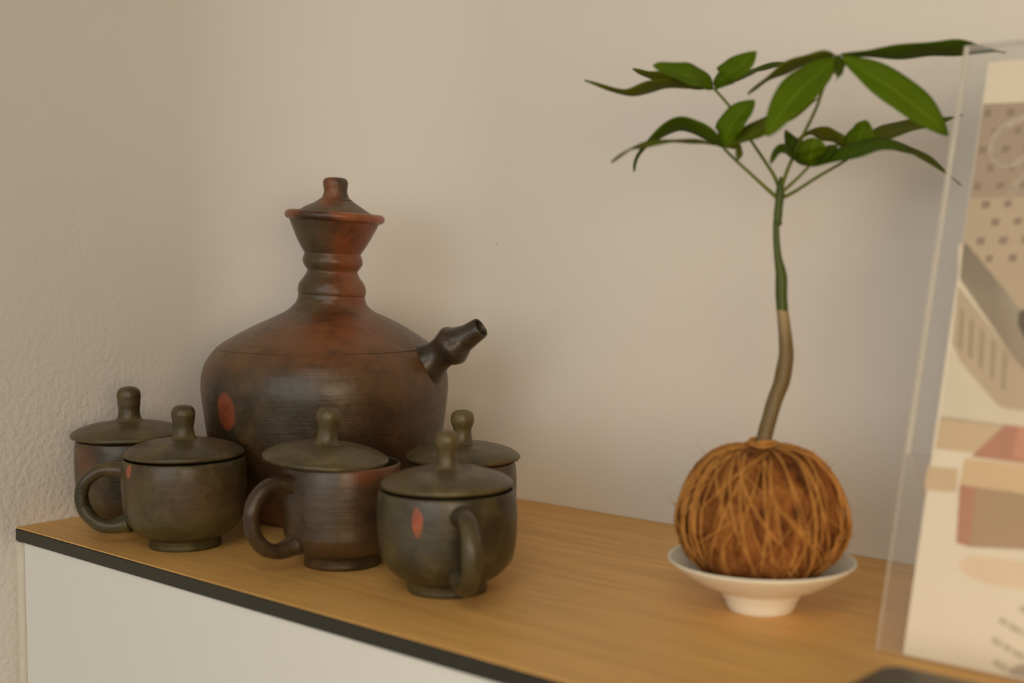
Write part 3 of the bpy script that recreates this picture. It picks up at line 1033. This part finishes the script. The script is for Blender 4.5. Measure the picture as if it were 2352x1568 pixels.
bm = bmesh.new()
box(bm, (U0, 0.0020, 0.0036), (WW - 0.015, 0.3575, 0.0040))
for v in bm.verts:
    u, vv, nn = v.co
    v.co = poff + Vector((u, 0, 0)) + EV * vv + EN * nn
M_paper = plain('cream_paper', (0.88, 0.78, 0.62), 0.7, 0.2, 0.015)
obj('paper', bm, M_paper, poster, smooth=False)
PR = {n: plain('print_' + n, c, 0.7, 0.2) for n, c in dict(
    taupe=(0.45, 0.33, 0.24), dot=(0.30, 0.21, 0.15), line=(0.68, 0.56, 0.43), beige=(0.57, 0.44, 0.30), stripe=(0.40, 0.30, 0.20), pale=(0.78, 0.69, 0.53),
    dark=(0.10, 0.06, 0.035), terracotta=(0.52, 0.225, 0.125), clay=(0.66, 0.30, 0.17), tan=(0.74, 0.53, 0.30), box=(0.46, 0.30, 0.16), sand=(0.68, 0.50, 0.30), grey=(0.58, 0.49, 0.35), glow=(0.85, 0.655, 0.46),
    slate=(0.46, 0.38, 0.29)).items()}
names = list(PR)
I = {n: i for i, n in enumerate(names)}
polys = []


def pp(pix, n, lay):
    polys.append(([paper_uv(*q) for q in pix], I[n], lay))


RX = 2640
pp([(2258, 238), (RX, 222), (RX, 800), (2352, 800), (2205, 600)], 'taupe', 1)           # upper wall of the picture
pp([(2212, 560), (2228, 455), (RX, 440), (RX, 900), (2352, 860), (2300, 780), (2205, 640)], 'beige', 2)
pp([(2200, 560), (2222, 560), (2352, 720), (RX, 980), (RX, 1120), (2352, 880), (2200, 640)], 'pale', 2)   # pale diagonal band
pp([(2200, 655), (2352, 850), (RX, 1080), (RX, 1090), (2352, 962), (2290, 930), (2205, 830), (2186, 790)], 'beige', 3)
for x in (2205, 2228, 2252, 2278, 2304):
    pp([(x, 700 + (x - 2200) * 1.0), (x + 9, 710 + (x - 2200) * 1.0), (x + 4, 800 + (x - 2200) * 0.95), (x - 5, 790 + (x - 2200) * 0.95)], 'stripe', 4)
pp([(2182, 800), (2290, 935), (RX, 1010), (RX, 1040), (2160, 960)], 'pale', 4)
pp([(2160, 956), (2352, 980), (RX, 1010), (RX, 1080), (2148, 1030)], 'sand', 4)
pp([(2130, 1070), (2200, 1076), (2196, 1130), (2122, 1124)], 'sand', 4)                 # small swatch
rp = random.Random(3)
for r in range(9):                                       # chequered dots on the picture's wall
    for k in range(8):
        x = 2262 - r * 6 + k * 52 + (24 if r % 2 else 0)
        y = 252 + r * 42 - k * 2
        wdt = 14 + rp.random() * 5
        if (x - 2212) * 1.15 + 560 < y + 16 or x < 2228:
            continue
        pp([(x, y), (x + wdt, y - 1), (x + wdt - 3, y + 15), (x - 3, y + 16)], 'dot', 3)


def stroke(pix, hw, n, lay):
    c = catmull(pix, 6)
    for i in range(len(c) - 1):
        (x0, y0), (x1, y1) = c[i], c[i + 1]
        L = math.hypot(x1 - x0, y1 - y0) or 1
        nx, ny = -(y1 - y0) / L * hw, (x1 - x0) / L * hw
        ex, ey = (x1 - x0) / L * 2, (y1 - y0) / L * 2
        pp([(x0 + nx - ex, y0 + ny - ey), (x1 + nx + ex, y1 + ny + ey), (x1 - nx + ex, y1 - ny + ey), (x0 - nx - ex, y0 - ny - ey)], n, lay)


stroke([(2400, 250), (2352, 268), (2305, 292), (2280, 325), (2283, 360), (2312, 378), (2350, 364), (2400, 330)], 7, 'line', 4)
stroke([(2322, 440), (2340, 415), (2368, 390), (2420, 350)], 8, 'line', 4)
pp([(2340, 715), (2365, 705), (2390, 740), (2380, 790), (2352, 775), (2338, 745)], 'dark', 5)
pp([(2230, 1048), (2308, 975), (2460, 990), (2560, 1090)], 'terracotta', 5)             # the box in the picture
pp([(2325, 1046), (2340, 978), (2460, 990), (2560, 1090), (2330, 1052)], 'clay', 6)
pp([(2216, 1052), (RX, 1100), (RX, 1190), (2352, 1140), (2204, 1112)], 'tan', 6)
pp([(2204, 1112), (2240, 1118), (2228, 1256), (2196, 1246)], 'terracotta', 6)
pp([(2240, 1118), (RX, 1196), (RX, 1290), (2352, 1262), (2228, 1256)], 'box', 6)
pp([(2236, 1275), (RX, 1300), (RX, 1372), (2330, 1352), (2260, 1338), (2215, 1318), (2200, 1300), (2212, 1284)], 'glow', 3)


def text_line(x, y, L, n='grey'):
    k = 0
    while k < L:
        w_ = rp.uniform(16, 34)
        pp([(x + k, y + k * 0.58), (x + k + w_, y + (k + w_) * 0.58), (x + k + w_ - 5, y + 13 + (k + w_) * 0.58), (x + k - 5, y + 13 + k * 0.58)], n, 4)
        k += w_ + 5


text_line(2345, 1388, 150)
text_line(2298, 1416, 200)
text_line(2280, 1460, 220)
text_line(2284, 1512, 160)
pp([(2318, 1535), (2345, 1525), (2430, 1530), (2430, 1600), (2310, 1600)], 'slate', 5)
PX = WW - 0.0165
UX = paper_uv(2600, 784)[0]                               # the picture runs on to the right margin of the sheet
polys = [([(PX if u > UX else u, min(max(v, 0.0035), 0.356)) for u, v in pts], mi, lay) for pts, mi, lay in polys]
flat('picture_print', polys, [PR[n] for n in names], 0.00354, poster)

# ------------------------------------------------------------------ dark tray in the near right corner
tz = 0.016
c0 = ON(2040, 1520, ZT + tz)
tray = empty('tray', Vector((c0.x + 0.09, c0.y - 0.06, ZT)))
tag(tray, 'dark rounded tray in front of the poster at the bottom right', 'tray')
M_tray = plain('dark_tray', (0.060, 0.048, 0.026), 0.40, 0.5)


def rounded_slab(hx, hy, r, z0, z1, bev):
    bm = bmesh.new()
    loop = []
    for cx, cy, a0 in ((hx - r, hy - r, 0), (-hx + r, hy - r, 90), (-hx + r, -hy + r, 180), (hx - r, -hy + r, 270)):
        for k in range(9):
            a = math.radians(a0 + k * 90 / 8)
            loop.append((cx, cy, math.cos(a), math.sin(a)))
    prev = None
    for z, off in ((z0, -bev), (z0 + bev * 0.5, -bev * 0.3), (z0 + bev, 0), (z1 - bev, 0), (z1 - bev * 0.35, -bev * 0.3), (z1, -bev)):
        cur = [bm.verts.new((cx + ca * (r + off), cy + sa * (r + off), z)) for cx, cy, ca, sa in loop]
        if prev:
            for i in range(len(cur)):
                j = (i + 1) % len(cur)
                bm.faces.new((prev[i], prev[j], cur[j], cur[i]))
        else:
            bm.faces.new(cur)
        prev = cur
    bm.faces.new(prev)
    return bm


obj('base', rounded_slab(0.09, 0.06, 0.012, 0.0, 0.0125, 0.003), M_tray, tray)
obj('top_plate', rounded_slab(0.0895, 0.0595, 0.012, 0.0125, tz, 0.0016), M_tray, tray)
